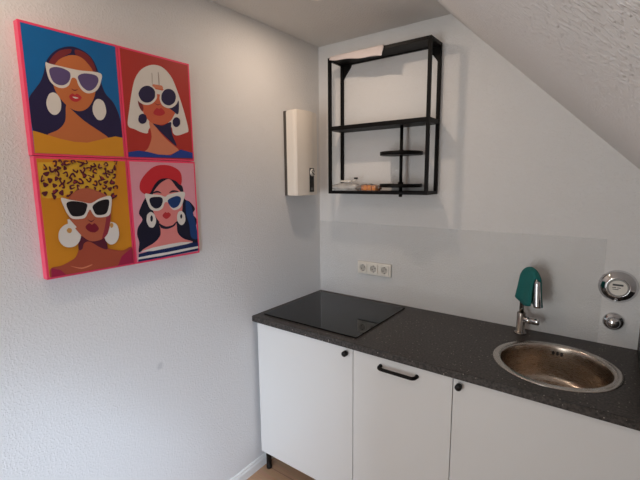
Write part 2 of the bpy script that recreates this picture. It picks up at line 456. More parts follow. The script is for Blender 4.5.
def panel(bm, a, b, bev=0.0015): box(bm, a, b, bev)
def carcass(x0, x1):
    bm = NB(); t = 0.016; yb, yf = -0.03, YD + 0.021
    box(bm, (x0 + 0.001, yf, ZB), (x0 + t, yb, ZT - TH)); box(bm, (x1 - t, yf, ZB), (x1 - 0.001, yb, ZT - TH))
    box(bm, (x0 + t, yf, ZB), (x1 - t, yb, ZB + t)); box(bm, (x0 + t, yb - 0.006, ZB + t), (x1 - t, yb, ZT - TH))
    return bm
def front(x0, x1):
    bm = NB(); box(bm, (x0 + 0.0014, YD, ZB), (x1 - 0.0014, YD + 0.019, ZT - TH - 0.003), 0.0012)
    return bm
def leg(x, y, parent):
    bm = NB()
    lathe(bm, [(0.0155, 0), (0.0155, 0.012), (0.0148, 0.013), (0.0148, ZB - 0.004), (0.02, ZB - 0.004), (0.02, ZB)], (x, y, 0), n=24)
    return obj('leg', bm, MT['black_plastic'], parent)
def knob(x, z, parent):
    bm = NB()
    lathe(bm, [(0.0055, 0), (0.0065, 0.006), (0.0112, 0.008), (0.0125, 0.0105), (0.0125, 0.0265), (0.0112, 0.0285), (0, 0.0288)], (x, YD, z), (0, -1, 0), n=28)
    o = obj('knob', bm, MT['black_plastic'], parent); o['label'] = 'small round black knob'; return o
KX1 = 0.590
def cabinet(name, label, x0, x1, kx, kz):
    t = thing(name, label, 'cabinet', ((x0 + x1) / 2, -0.31, 0))
    obj('body', carcass(x0, x1), MT['carcass'], t)
    d = obj('door', front(x0, x1), MT['white_front'], t)
    knob(kx, kz, d)
    for x in (x0 + 0.026, x1 - 0.026):
        for y in (YD + 0.032, -0.07): leg(x, y, t)
    return t
cabinet('base_cabinet', 'white base cabinet under the black hob, beside the left wall', X0, X1, 0.590, 0.842)
cabinet('sink_cabinet', 'white base cabinet under the round sink, with a black knob at its top left', X2, X3, 1.095, 0.842)
dw = thing('dishwasher', 'narrow white fitted front with a black bar handle, between the two knobbed cabinets', 'dishwasher', ((X1 + X2) / 2, -0.31, 0))
bm = NB(); box(bm, (X1 + 0.004, YD + 0.021, ZB + 0.01), (X2 - 0.004, -0.04, ZT - TH - 0.004)); obj('body', bm, MT['carcass'], dw)
dp = obj('door', front(X1, X2), MT['white_front'], dw)
bm = NB()
hx0, hx1, hz = 0.761, 0.924, 0.8255
pts = []
for k in range(6):
    a = math.pi / 2 * k / 5
    pts.append((hx0 + 0.016 * (1 - math.sin(math.pi/2 - a)) , YD - 0.014 - 0.016 * math.sin(a), hz))
P = [(hx0, YD + 0.0005, hz), (hx0, YD - 0.014, hz)] + pts[1:]
Q = [(hx0 + hx1 - x, y, z) for x, y, z in P][::-1]
tube(bm, P + Q, 0.0074, 12)
for x in (hx0, hx1): lathe(bm, [(0.0085, 0), (0.0085, 0.004), (0.0062, 0.006)], (x, YD, hz), (0, -1, 0), n=20)
h = obj('bar_handle', bm, MT['black_metal'], dp); h['label'] = 'black bar handle with rounded ends'
for x in (X1 + 0.03, X2 - 0.03):
    for y in (YD + 0.06, -0.08):
        bm = NB(); lathe(bm, [(0.016, 0), (0.016, 0.012), (0.01, 0.014), (0.01, ZB + 0.01)], (x, y, 0), n=20)
        obj('leg', bm, MT['black_plastic'], dw)
bm = NB(); box(bm, (WE - 0.02, YD, 0), (WE, -0.016, ZT - TH), 0.001)
tag(obj('end_panel', bm, MT['white_front']), 'white end panel carrying the right end of the worktop', 'panel')

# hob
hb = thing('hob', 'black glass hob set into the left end of the worktop', 'hob', (0.328, -0.3075, ZT))
bm = NB(); box(bm, (0.0405, -0.567, ZT + 0.0002), (0.6155, -0.048, ZT + 0.0025)); obj('rim', bm, MT['hob_edge'], hb)
bm = NB(); box(bm, (0.0389, -0.5685, ZT + 0.0025), (0.6173, -0.0464, ZT + 0.0065), 0.0012); obj('glass_top', bm, MT['hob_glass'], hb)

# sink
sk = thing('sink', 'round stainless steel sink set into the dark worktop', 'sink', SC)
bm = NB(); lathe(bm, [(0.1885, -0.004), (0.1905, 0.001), (0.1945, 0.0028), (0.206, 0.0026), (0.2155, 0.0022), (0.2200, 0.0004), (0.219, 0.0002)], SC, n=96, caps=False)
o = obj('rim', bm, MT['rim_steel'], sk)
bm = NB(); lathe(bm, [(0.1890, -0.003), (0.1872, -0.008), (0.1855, -0.03), (0.1825, -0.09), (0.1795, -0.128), (0.175, -0.141), (0.166, -0.150), (0.150, -0.1535), (0.09, -0.158), (0.044, -0.160)], SC, n=96, caps=False)
basin = obj('basin', bm, MT['sink_steel'], sk)
bm = NB(); lathe(bm, [(0.046, -0.1595), (0.044, -0.1575), (0.034, -0.1615), (0.012, -0.1615), (0.010, -0.158), (0, -0.1575)], SC, n=48, caps=False)
obj('drain', bm, MT['stop_face'], sk)
for k in (-1, 0, 1):                                   # three overflow slots at the back of the basin
    a = math.pi / 2 + 0.03 + k * 0.085
    c = SC + Vector((0.1846 * math.cos(a), 0.1846 * math.sin(a), -0.030))
    bm = NB(); rad = Vector((-math.cos(a), -math.sin(a), 0.08)).normalized()
    pts = []
    for i in range(16):
        t = 2 * math.pi * i / 16
        tang = Vector((-math.sin(a), math.cos(a), 0))
        pts.append(c + tang * (0.0052 * math.cos(t)) + Vector((0, 0, 1)) * (0.0085 * (abs(math.sin(t)) ** 0.7) * (1 if math.sin(t) >= 0 else -1)))
    prism(bm, pts, rad * 0.003)
    obj('overflow_slot', bm, MT['socket_dark'], sk)

# faucet
FB = Vector((1.2035, -0.0735, ZT))
FD = Vector((0.68, -0.73, 0)).normalized()             # the spout points at the sink
FS = Vector((-FD.y, FD.x, 0))
fc = thing('faucet', 'chrome pull-out kitchen faucet behind the round sink', 'faucet', FB)
bm = NB(); lathe(bm, [(0.0265, 0.0005), (0.0265, 0.006), (0.0235, 0.008), (0.0225, 0.009), (0.0178, 0.0095), (0.0178, 0.098), (0.0165, 0.101), (0.0115, 0.102)], FB, n=36)
obj('body', bm, MT['steel_dark'], fc)
bm = NB()
ld = Vector((0.97, -0.20, 0.06)).normalized()
lathe(bm, [(0.0165, 0.0), (0.0165, 0.030), (0.0150, 0.031), (0.0150, 0.033), (0.0165, 0.034), (0.0165, 0.062), (0.0145, 0.066), (0, 0.067)], FB + Vector((0, 0, 0.069)) + ld * 0.012, ld, n=28)
obj('lever_handle', bm, MT['chrome'], fc)
R = 0.047
ZA = 0.262                                             # centre height of the arch above the worktop
pts = [FB + Vector((0, 0, 0.10)), FB + Vector((0, 0, 0.16)), FB + Vector((0, 0, 0.22))]
for i in range(17):
    a = math.pi - math.pi * i / 16
    pts.append(FB + FD * (R + R * math.cos(a)) + Vector((0, 0, ZA + R * math.sin(a))))
pts.append(FB + FD * (2 * R) + Vector((0, 0, ZA - 0.006)))
bm = NB(); tube(bm, pts, 0.0100, 18); obj('spout', bm, MT['steel_dark'], fc)
hd = FB + FD * (2 * R) + Vector((0, 0, ZA + 0.010)); hv = (Vector((0, 0, -1)) + FD * 0.10).normalized()
bm = NB(); lathe(bm, [(0.0105, 0), (0.0125, 0.004), (0.0130, 0.02), (0.0145, 0.06), (0.0160, 0.108), (0.0155, 0.115), (0.013, 0.117), (0, 0.1165)], hd, hv, n=32)
obj('spray_head', bm, MT['chrome'], fc)

# teal cloth folded over the arch of the faucet: a curtain on each side of the spout
def teal_cloth():
    bm = NB(); nu, nv = 36, 12; vs = {}
    for i in range(nu + 1):
      for j in range(-nv, nv + 1):
        f = abs(j) / nv; s = 1 if j >= 0 else -1
        u = i / nu * (1 - (0.17 * min(1, f / 0.4) if s < 0 else 0)); a = math.pi * (1.06 - 1.00 * u)
        top = FB + FD * (R + (R + 0.0125) * math.cos(a)) + Vector((0, 0, ZA + (R + 0.0142) * math.sin(a)))
        if True:
            hem = ZA - 0.094 - 0.012 * u + 0.010 * math.cos(u * 6) - (0.010 * u if s > 0 else 0)
            over = min(1, f / 0.28)
            side = 0.0125 * math.sin(over * math.pi / 2)
            drop = 0.012 * (1 - math.cos(over * math.pi / 2))
            if f > 0.28:
                g = (f - 0.28) / 0.72
                drop += max(0.012, (top.z - ZT) - hem - 0.012) * g
                side += g * (0.0030 + 0.0055 * math.sin(u * 11 + s * 1.3 + g * 1.4)) + 0.003 * g + 0.006 * g * u * (1 - u) * 4
            vs[i, j] = bm.verts.new(top + FS * (s * side) + Vector((0, 0, -drop)) + FD * (0.004 * f * math.cos(a)))
    for i in range(nu):
        for j in range(-nv, nv):
            bm.faces.new((vs[i, j], vs[i+1, j], vs[i+1, j+1], vs[i, j+1])).smooth = True
    return bm
tc_ = obj('cloth', teal_cloth(), MT['teal'], loc=(FB.x, FB.y, 1.16))
so = tc_.modifiers.new('thickness', 'SOLIDIFY'); so.thickness = 0.0022; so.offset = 0
tag(tc_, 'teal cloth draped over the arched spout of the faucet', 'cloth')

# black box at the end of the worktop
bx = thing('storage_box', 'black box at the far right end of the worktop, cut off by the frame', 'box', (1.708, -0.17, ZT))
bm = NB(); box(bm, (1.6335, -0.335, ZT), (1.785, -0.010, ZT + 0.135), 0.006, seg=3); obj('body', bm, MT['black_box'], bx)
bm = NB(); box(bm, (1.6335, -0.335, ZT + 0.137), (1.785, -0.010, ZT + 0.165), 0.006, seg=3); obj('lid', bm, MT['black_box'], bx)

# ------------------------------------------------------------------ on the back wall
so_ = thing('wall_socket', 'white triple power socket on the back wall above the hob', 'socket', (0.398, 0, 1.0915))
bm = NB(); box(bm, (0.2875, -0.0125, 1.0535), (0.5085, -0.003, 1.1295), 0.003); obj('plate', bm, MT['plastic_white'], so_)
for k in range(3):
    cx, cz = 0.398 + (k - 1) * 0.0712, 1.0915
    bm = NB(); hw, hr, nn = 0.0275, 0.0208, 40; rings = [[], [], [], []]
    for q in range(nn):                                # square cover with a round opening
        c_, s_ = math.cos(2 * math.pi * (q + 0.5) / nn), math.sin(2 * math.pi * (q + 0.5) / nn); k_ = hw / max(abs(c_), abs(s_))
        for r_, rad_, y_ in ((0, hr, -0.0124), (1, hr, -0.0185), (2, k_, -0.0185), (3, k_, -0.0124)):
            rings[r_].append(bm.verts.new((cx + c_ * rad_, y_, cz + s_ * rad_)))
    for A_, B_ in zip(rings, rings[1:]):
        for q in range(nn): bm.faces.new((A_[q], A_[(q + 1) % nn], B_[(q + 1) % nn], B_[q]))
    fr = obj('cover', bm, MT['plastic_white'], so_)
    bm = NB(); lathe(bm, [(0.0207, 0.0004), (0, 0.0004)], (cx, -0.0124, cz), (0, -1, 0), n=32, caps=False)
    well = obj('socket_well', bm, MT['socket_well'], so_)
    for dx in (-0.0095, 0.0095):
        bm = NB(); lathe(bm, [(0.0030, 0), (0.0030, 0.0008), (0, 0.0008)], (cx + dx, -0.0128, cz + dx * 0.5), (0, -1, 0), n=14); obj('pin_hole', bm, MT['socket_dark'], well)
    for dz in (-0.0185, 0.0185):
        bm = NB(); box(bm, (cx - 0.003, -0.0155, cz + dz - 0.002), (cx + 0.003, -0.013, cz + dz + 0.002)); obj('earth_clip', bm, MT['dial_dark'], well)

MC = Vector((1.549, 0, 1.160))
wm = thing('water_meter', 'round chrome water meter cover with a grey dial on the wall above the sink', 'water meter', MC)
bm = NB(); lathe(bm, [(0.069, 0.0), (0.0695, 0.004), (0.067, 0.009), (0.058, 0.018), (0.046, 0.027), (0.0405, 0.0305), (0.037, 0.0300), (0.037, 0.026)], MC, (0, -1, 0), n=72, caps=False)
obj('cover', bm, MT['chrome'], wm)
bm = NB(); lathe(bm, [(0.0372, 0.012), (0.0372, 0.033), (0.0350, 0.0345), (0.0315, 0.0345), (0.0315, 0.032)], MC, (0, -1, 0), n=56, caps=False); obj('dial_ring', bm, MT['grey_dial'], wm)
bm = NB(); lathe(bm, [(0.0318, 0.0322), (0, 0.0322)], MC, (0, -1, 0), n=48, caps=False); fa = obj('dial', bm, MT['plastic_white'], wm)
bm = NB(); y = MC.y - 0.0322
box(bm, (MC.x - 0.019, y - 0.0012, MC.z + 0.008), (MC.x + 0.017, y, MC.z + 0.0155)); obj('counter_window', bm, MT['dial_dark'], fa)
bm = NB()
for x0_, x1_, z_ in ((-0.020, -0.006, 0.000), (-0.003, 0.009, 0.000), (-0.018, 0.002, -0.007)): box(bm, (MC.x + x0_, y - 0.0008, MC.z + z_ - 0.0013), (MC.x + x1_, y, MC.z + z_ + 0.0013))
obj('print', bm, MT['dial_dark'], fa)

VC = Vector((1.5455, 0, 1.0065))
sv = thing('stop_valve', 'small domed chrome stop valve cap on the wall, below the water meter', 'valve', VC)
bm = NB(); lathe(bm, [(0.0385, 0.0), (0.0388, 0.004), (0.036, 0.010), (0.029, 0.015), (0.0245, 0.0165)], VC, (0, -1, 0), n=56, caps=False); obj('rosette', bm, MT['chrome'], sv)
bm = NB(); lathe(bm, [(0.0235, 0.012), (0.0238, 0.030), (0.0215, 0.036), (0.015, 0.041), (0.007, 0.0430), (0, 0.0432)], VC, (0, -1, 0), n=48, caps=False); obj('cap', bm, MT['chrome'], sv)

# open black wall shelf
SX0, SX1, SY, SZ0, SZ1 = 0.1690, 0.7618, -0.1446, 1.5340, 2.2757
ws = thing('wall_shelf', 'black open-frame wall shelf on the back wall', 'shelf', ((SX0 + SX1) / 2, 0, SZ0))
p = 0.0165
for x in (SX0, SX1 - p):
    for y in (SY, -p - 0.001):
        bm = NB(); box(bm, (x, y, SZ0), (x + p, y + p, SZ1), 0.001); obj('post', bm, MT['black_metal'], ws)
def rails(z0, z1):
    bm = NB()
    box(bm, (SX0 + p, SY, z0), (SX1 - p, SY + p, z1), 0.001); box(bm, (SX0 + p, -p - 0.001, z0), (SX1 - p, -0.001, z1), 0.001)
    for x in (SX0, SX1 - p): box(bm, (x, SY + p, z0), (x + p, -p - 0.001, z1), 0.001)
    return bm
for name, z0, z1 in (('bottom_frame', SZ0, SZ0 + p), ('top_frame', SZ1 - p, SZ1)): obj(name, rails(z0, z1), MT['black_metal'], ws)
for z0 in (SZ0 + 0.003, 1.887, SZ1 - 0.013):
    bm = NB()
    if z0 == 1.887: box(bm, (SX0 + 0.001, SY + 0.001, 1.8865), (SX1 - 0.001, -0.001, 1.9085), 0.001)
    else: box(bm, (SX0 + p, SY + p, z0), (SX1 - p, -p - 0.001, z0 + 0.012))
    obj('shelf_board', bm, MT['black_metal'], ws)
for x, s in ((SX0 + p, 1), (SX1 - p, -1)):             # corner gussets at the wall
    bm = NB(); zt = SZ1 - p
    pts = [(x, -0.012, zt), (x + s * 0.052, -0.012, zt)]
    for k in range(7):
        a = k / 6; pts.append((x + s * (0.046 * (1 - a) ** 1.25 + 0.001), -0.012, zt - 0.012 - 0.060 * a ** 0.9))
    pts.append((x, -0.012, zt - 0.074))
    prism(bm, pts, (0, 0.011, 0)); obj('gusset', bm, MT['black_metal'], ws)
DXC, DYC = 0.589, -0.077
bm = NB(); tube(bm, [(DXC, DYC, SZ0 - 0.012), (DXC, DYC, 1.8865)], 0.0085, 18)
lathe(bm, [(0, -0.016), (0.009, -0.014), (0.010, -0.003), (0.013, 0)], (DXC, DYC, SZ0), n=20, caps=False)
obj('pivot_pole', bm, MT['black_metal'], ws)
for z in (1.7360, 1.5705):
    bm = NB(); lathe(bm, [(0.108, 0.0), (0.1105, 0.001), (0.1105, 0.0175), (0.1085, 0.0185), (0.1075, 0.008), (0, 0.008)], (DXC, DYC, z), n=64, caps=False)
    lathe(bm, [(0.108, 0.0), (0, 0.0)], (DXC, DYC, z), n=64, caps=False)
    lathe(bm, [(0.014, 0.008), (0.014, 0.026), (0.009, 0.028)], (DXC, DYC, z), n=24, caps=False)
    obj('round_tray', bm, MT['black_metal'], ws)

# white cloth lying on the top of the shelf, its front edge hanging over
def white_cloth():
    bm = NB(); nx, rows = 48, []
    path = [(-0.012, 0.0025), (-0.05, 0.003), (-0.10, 0.003), (-0.140, 0.0035), (-0.1475, 0.002)]
    for i in range(nx + 1):
        u = i / nx; x = SX0 + p + 0.001 + u * 0.326; r = []
        for y, z in path: r.append(bm.verts.new((x, y, SZ1 + z + 0.0015 * abs(math.sin(u * 9)))))
        drop = 0.014 + 0.036 * u ** 0.8 + 0.0025 * math.sin(u * 13)
        for k in range(1, 8):
            f = k / 7
            fold = 0.0045 * math.sin(f * 9 - u * 7) * f * (0.35 + u)
            r.append(bm.verts.new((x + (0.012 * (0.5 - f) if i == nx else 0), -0.1495 - 0.002 * f - abs(fold), SZ1 - drop * f)))
        rows.append(r)
    for a, b in zip(rows, rows[1:]):
        for k in range(len(a) - 1): bm.faces.new((a[k], b[k], b[k+1], a[k+1])).smooth = True
    return bm
wc = obj('shelf_cloth', white_cloth(), MT['paper'], loc=(0.34, -0.08, SZ1))
sd = wc.modifiers.new('thickness', 'SOLIDIFY'); sd.thickness = 0.0018; sd.offset = 1
tag(wc, 'white cloth lying on top of the black wall shelf, hanging over its left front edge', 'cloth')

# small things on the bottom board of the shelf
ZS = SZ0 + p
def blob(bm, cx, cy, z0, rx, ry, h, seed, n=28, rows=9, rough=0.18, pw=2.6):
    """soft crumpled pouch resting at z0"""
    rnd = random.Random(seed); ph = [rnd.uniform(0, 6.3) for _ in range(6)]; rings = []
    for k in range(rows + 1):
        t = k / rows; zz = z0 + h * t
        prof = (1 - abs(2 * t - 0.85) ** pw * 0.55) if k else 0.90
        r = []
        for i in range(n):
            a = 2 * math.pi * i / n
            sq = 1 / max(abs(math.cos(a)) ** 4 + abs(math.sin(a)) ** 4, 1e-6) ** 0.25
            f = prof * sq * (1 + rough * (0.4 * math.sin(3*a + ph[0] + 2*t) + 0.3 * math.sin(5*a + ph[1] - 3*t) + 0.3 * math.sin(9*a + ph[2] + 5*t)))
            dz = 0 if k == 0 else rough * h * t * 0.5 * math.sin(4*a + ph[3])
            r.append(bm.verts.new((cx + rx * f * math.cos(a) * (1 if t < 0.9 else 0.75), cy + ry * f * math.sin(a) * (1 if t < 0.9 else 0.75), zz + dz)))
        rings.append(r)
    for A, B in zip(rings, rings[1:]):
        for i in range(n): bm.faces.new((A[i], A[(i+1) % n], B[(i+1) % n], B[i])).smooth = True
    bm.faces.new(rings[0][::-1]); bm.faces.new(rings[-1])
bag = thing('plastic_bag', 'clear plastic bag of white fittings at the left end of the shelf bottom', 'bag', (0.262, -0.08, ZS))
bm = NB(); blob(bm, 0.262, -0.085, ZS, 0.088, 0.050, 0.044, 3, rough=0.16); obj('film', bm, MT['bag'], bag)
rnd = random.Random(9)
for k in range(4):
    bm = NB(); cx, cy = 0.205 + 0.036 * k, -0.08 + 0.012 * (-1) ** k
    box(bm, (cx - 0.010, cy - 0.012, ZS + 0.003), (cx + 0.010, cy + 0.012, ZS + 0.030 + 0.005 * (k % 2)), 0.004); obj('fitting', bm, MT['plastic_white'], bag)
hk = thing('wall_hook', 'white plastic hook piece lying on the clear bag on the shelf', 'hook', (0.262, -0.078, ZS + 0.046))
bm = NB(); box(bm, (0.222, -0.098, ZS + 0.0485), (0.292, -0.060, ZS + 0.058), 0.003)
tube(bm, [(0.292, -0.079, ZS + 0.054), (0.305, -0.079, ZS + 0.056), (0.312, -0.079, ZS + 0.060), (0.316, -0.079, ZS + 0.068)], 0.0045, 12); obj('body', bm, MT['plastic_white'], hk)
bm = NB(); box(bm, (0.306, -0.087, ZS + 0.0655), (0.324, -0.071, ZS + 0.0745), 0.002); ch = obj('clip', bm, MT['black_plastic'], hk); ch['label'] = 'black clip'
op = thing('packet', 'small clear packet of orange parts on the shelf bottom, right of the clear bag', 'packet', (0.395, -0.09, ZS))
bm = NB(); blob(bm, 0.408, -0.092, ZS, 0.070, 0.042, 0.037, 7, rough=0.12); obj('film', bm, MT['film'], op)
for k, (dx, dy, m) in enumerate(((-0.024, 0.004, 'copper'), (-0.004, -0.012, 'orange'), (0.016, -0.008, 'orange'), (0.034, 0.006, 'orange'))):
    bm = NB(); cx, cy = 0.402 + dx * 1.15, -0.092 + dy
    box(bm, (cx - 0.0115, cy - 0.016, ZS + 0.002), (cx + 0.0115, cy + 0.016, ZS + 0.031), 0.004); obj('plug', bm, MT[m], op)

# ------------------------------------------------------------------ on the left wall
# instantaneous water heater
HY0, HY1, HZ0, HZ1, HD = -0.333, -0.118, 1.527, 1.9925, 0.090
wh = thing('water_heater', 'white slim water heater with a black control strip, on the left wall near the corner', 'water heater', (0, (HY0 + HY1) / 2, HZ0))
bm = NB(); box(bm, (0.0005, HY0 - 0.0, HZ0), (0.020, HY1, HZ1 - 0.004), 0.002); obj('back_plate', bm, MT['heater_back'], wh)
def heater_cover():
    bm = NB(); n = 14
    W = HY1 - HY0
    prof = [(0.020, HY0 + 0.001), (0.066, HY0 + 0.002), (0.080, HY0 + 0.006)]
    for k in range(n + 1):
        t = k / n; prof.append((HD - 0.004 + 0.010 * math.sin(math.pi * min(1, t * 1.15)) if t < .62 else HD + 0.0045 - 0.022 * ((t - .62) / .38), HY0 + 0.012 + (W - 0.018) * t))
    prof += [(0.066, HY1 - 0.001), (0.020, HY1)]
    fs = prism(bm, [(x, y, HZ0) for x, y in prof], (0, 0, HZ1 - HZ0))
    # the top leans slightly to the front edge
    for v in bm.verts:
        if v.co.z > HZ0 + 0.2: v.co.z -= 0.004 * (v.co.x < 0.04)
    es = [e for e in bm.edges if abs(e.verts[0].co.z - e.verts[1].co.z) < 0.01]
    bmesh.ops.bevel(bm, geom=es, offset=0.003, segments=2, affect='EDGES')
    return bm
obj('cover', heater_cover(), MT['heater_white'], wh)
# control strip in the plane of the bevelled right face
def hx(y):
    t = (y - HY0 - 0.012) / (HY1 - HY0 - 0.018)
    return HD + 0.0045 - 0.022 * ((t - .62) / .38) if t >= .62 else HD - 0.004 + 0.010 * math.sin(math.pi * min(1, t * 1.15))
ya, yb = -0.227, -0.179
bm = NB(); prism(bm, [(hx(ya) - 0.001, ya, 1.545), (hx(yb) - 0.001, yb, 1.545), (hx(yb) - 0.001, yb, 1.680), (hx(ya) - 0.001, ya, 1.680)], (0.0035, 0, 0))
st = obj('control_strip', bm, MT['black_plastic'], wh)
ax = Vector((yb - ya, hx(ya) - hx(yb), 0)).normalized()
kc = Vector(((hx(ya) + hx(yb)) / 2 + 0.002, (ya + yb) / 2, 1.655))
bm = NB(); lathe(bm, [(0.0205, 0), (0.0205, 0.006), (0.019, 0.008), (0, 0.0082)], kc, ax, n=32, caps=False); kb = obj('dial', bm, MT['plastic_white'], wh)
bm = NB(); tv = Vector((0, 0, 1)).cross(ax)
tube(bm, [kc + ax * 0.008 + tv * (0.016 * math.cos(a) ) + Vector((0, 0, 0.013 * math.sin(a * 1.0) + 0.002)) for a in [math.pi * (0.95 - 0.9 * k / 8) for k in range(9)]], 0.002, 8)
tube(bm, [kc + ax * 0.0085 + tv * -0.011 + Vector((0, 0, 0.004)), kc + ax * 0.0085 + Vector((0, 0, -0.004)), kc + ax * 0.0085 + tv * 0.013 + Vector((0, 0, -0.012))], 0.0025, 8)
obj('pointer', bm, MT['socket_dark'], kb)
bm = NB(); 
for k, z in enumerate((1.556, 1.561, 1.566)): prism(bm, [(hx(ya) + 0.0022, ya + 0.008, z), (hx(yb) + 0.0022, yb - 0.008, z), (hx(yb) + 0.0022, yb - 0.008, z + 0.002), (hx(ya) + 0.0022, ya + 0.008, z + 0.002)], (0.0012, 0, 0))
obj('print', bm, MT['grey_dial'], st)

# four portrait prints, each 30 x 40 cm on a pink box frame
PAL = {'navy': (35, 28, 67), 'maroon': (119, 41, 46), 'tan': (190, 108, 61), 'mustard': (208, 141, 37), 'white': (216, 210, 203), 'lilac': (91, 76, 119), 'lip': (182, 48, 54),
       'salmon': (206, 125, 93), 'rust': (199, 97, 67), 'grey': (164, 153, 141), 'blue2': (37, 61, 140), 'yellow': (214, 167, 52), 'brown': (160, 73, 52), 'plum': (86, 28, 45),
       'rasp': (153, 32, 67), 'rasp2': (140, 48, 60), 'cocoa': (173, 91, 65), 'gold': (192, 140, 74), 'black': (22, 17, 22), 'lipd': (119, 24, 43), 'ink': (19, 19, 41),
       'denim': (26, 58, 110), 'denim2': (20, 37, 82), 'pinkskin': (216, 130, 126), 'red': (195, 41, 50), 'bgA': (12, 98, 160), 'bgB': (172, 50, 42), 'bgC': (206, 134, 32), 'bgD': (218, 151, 164)}
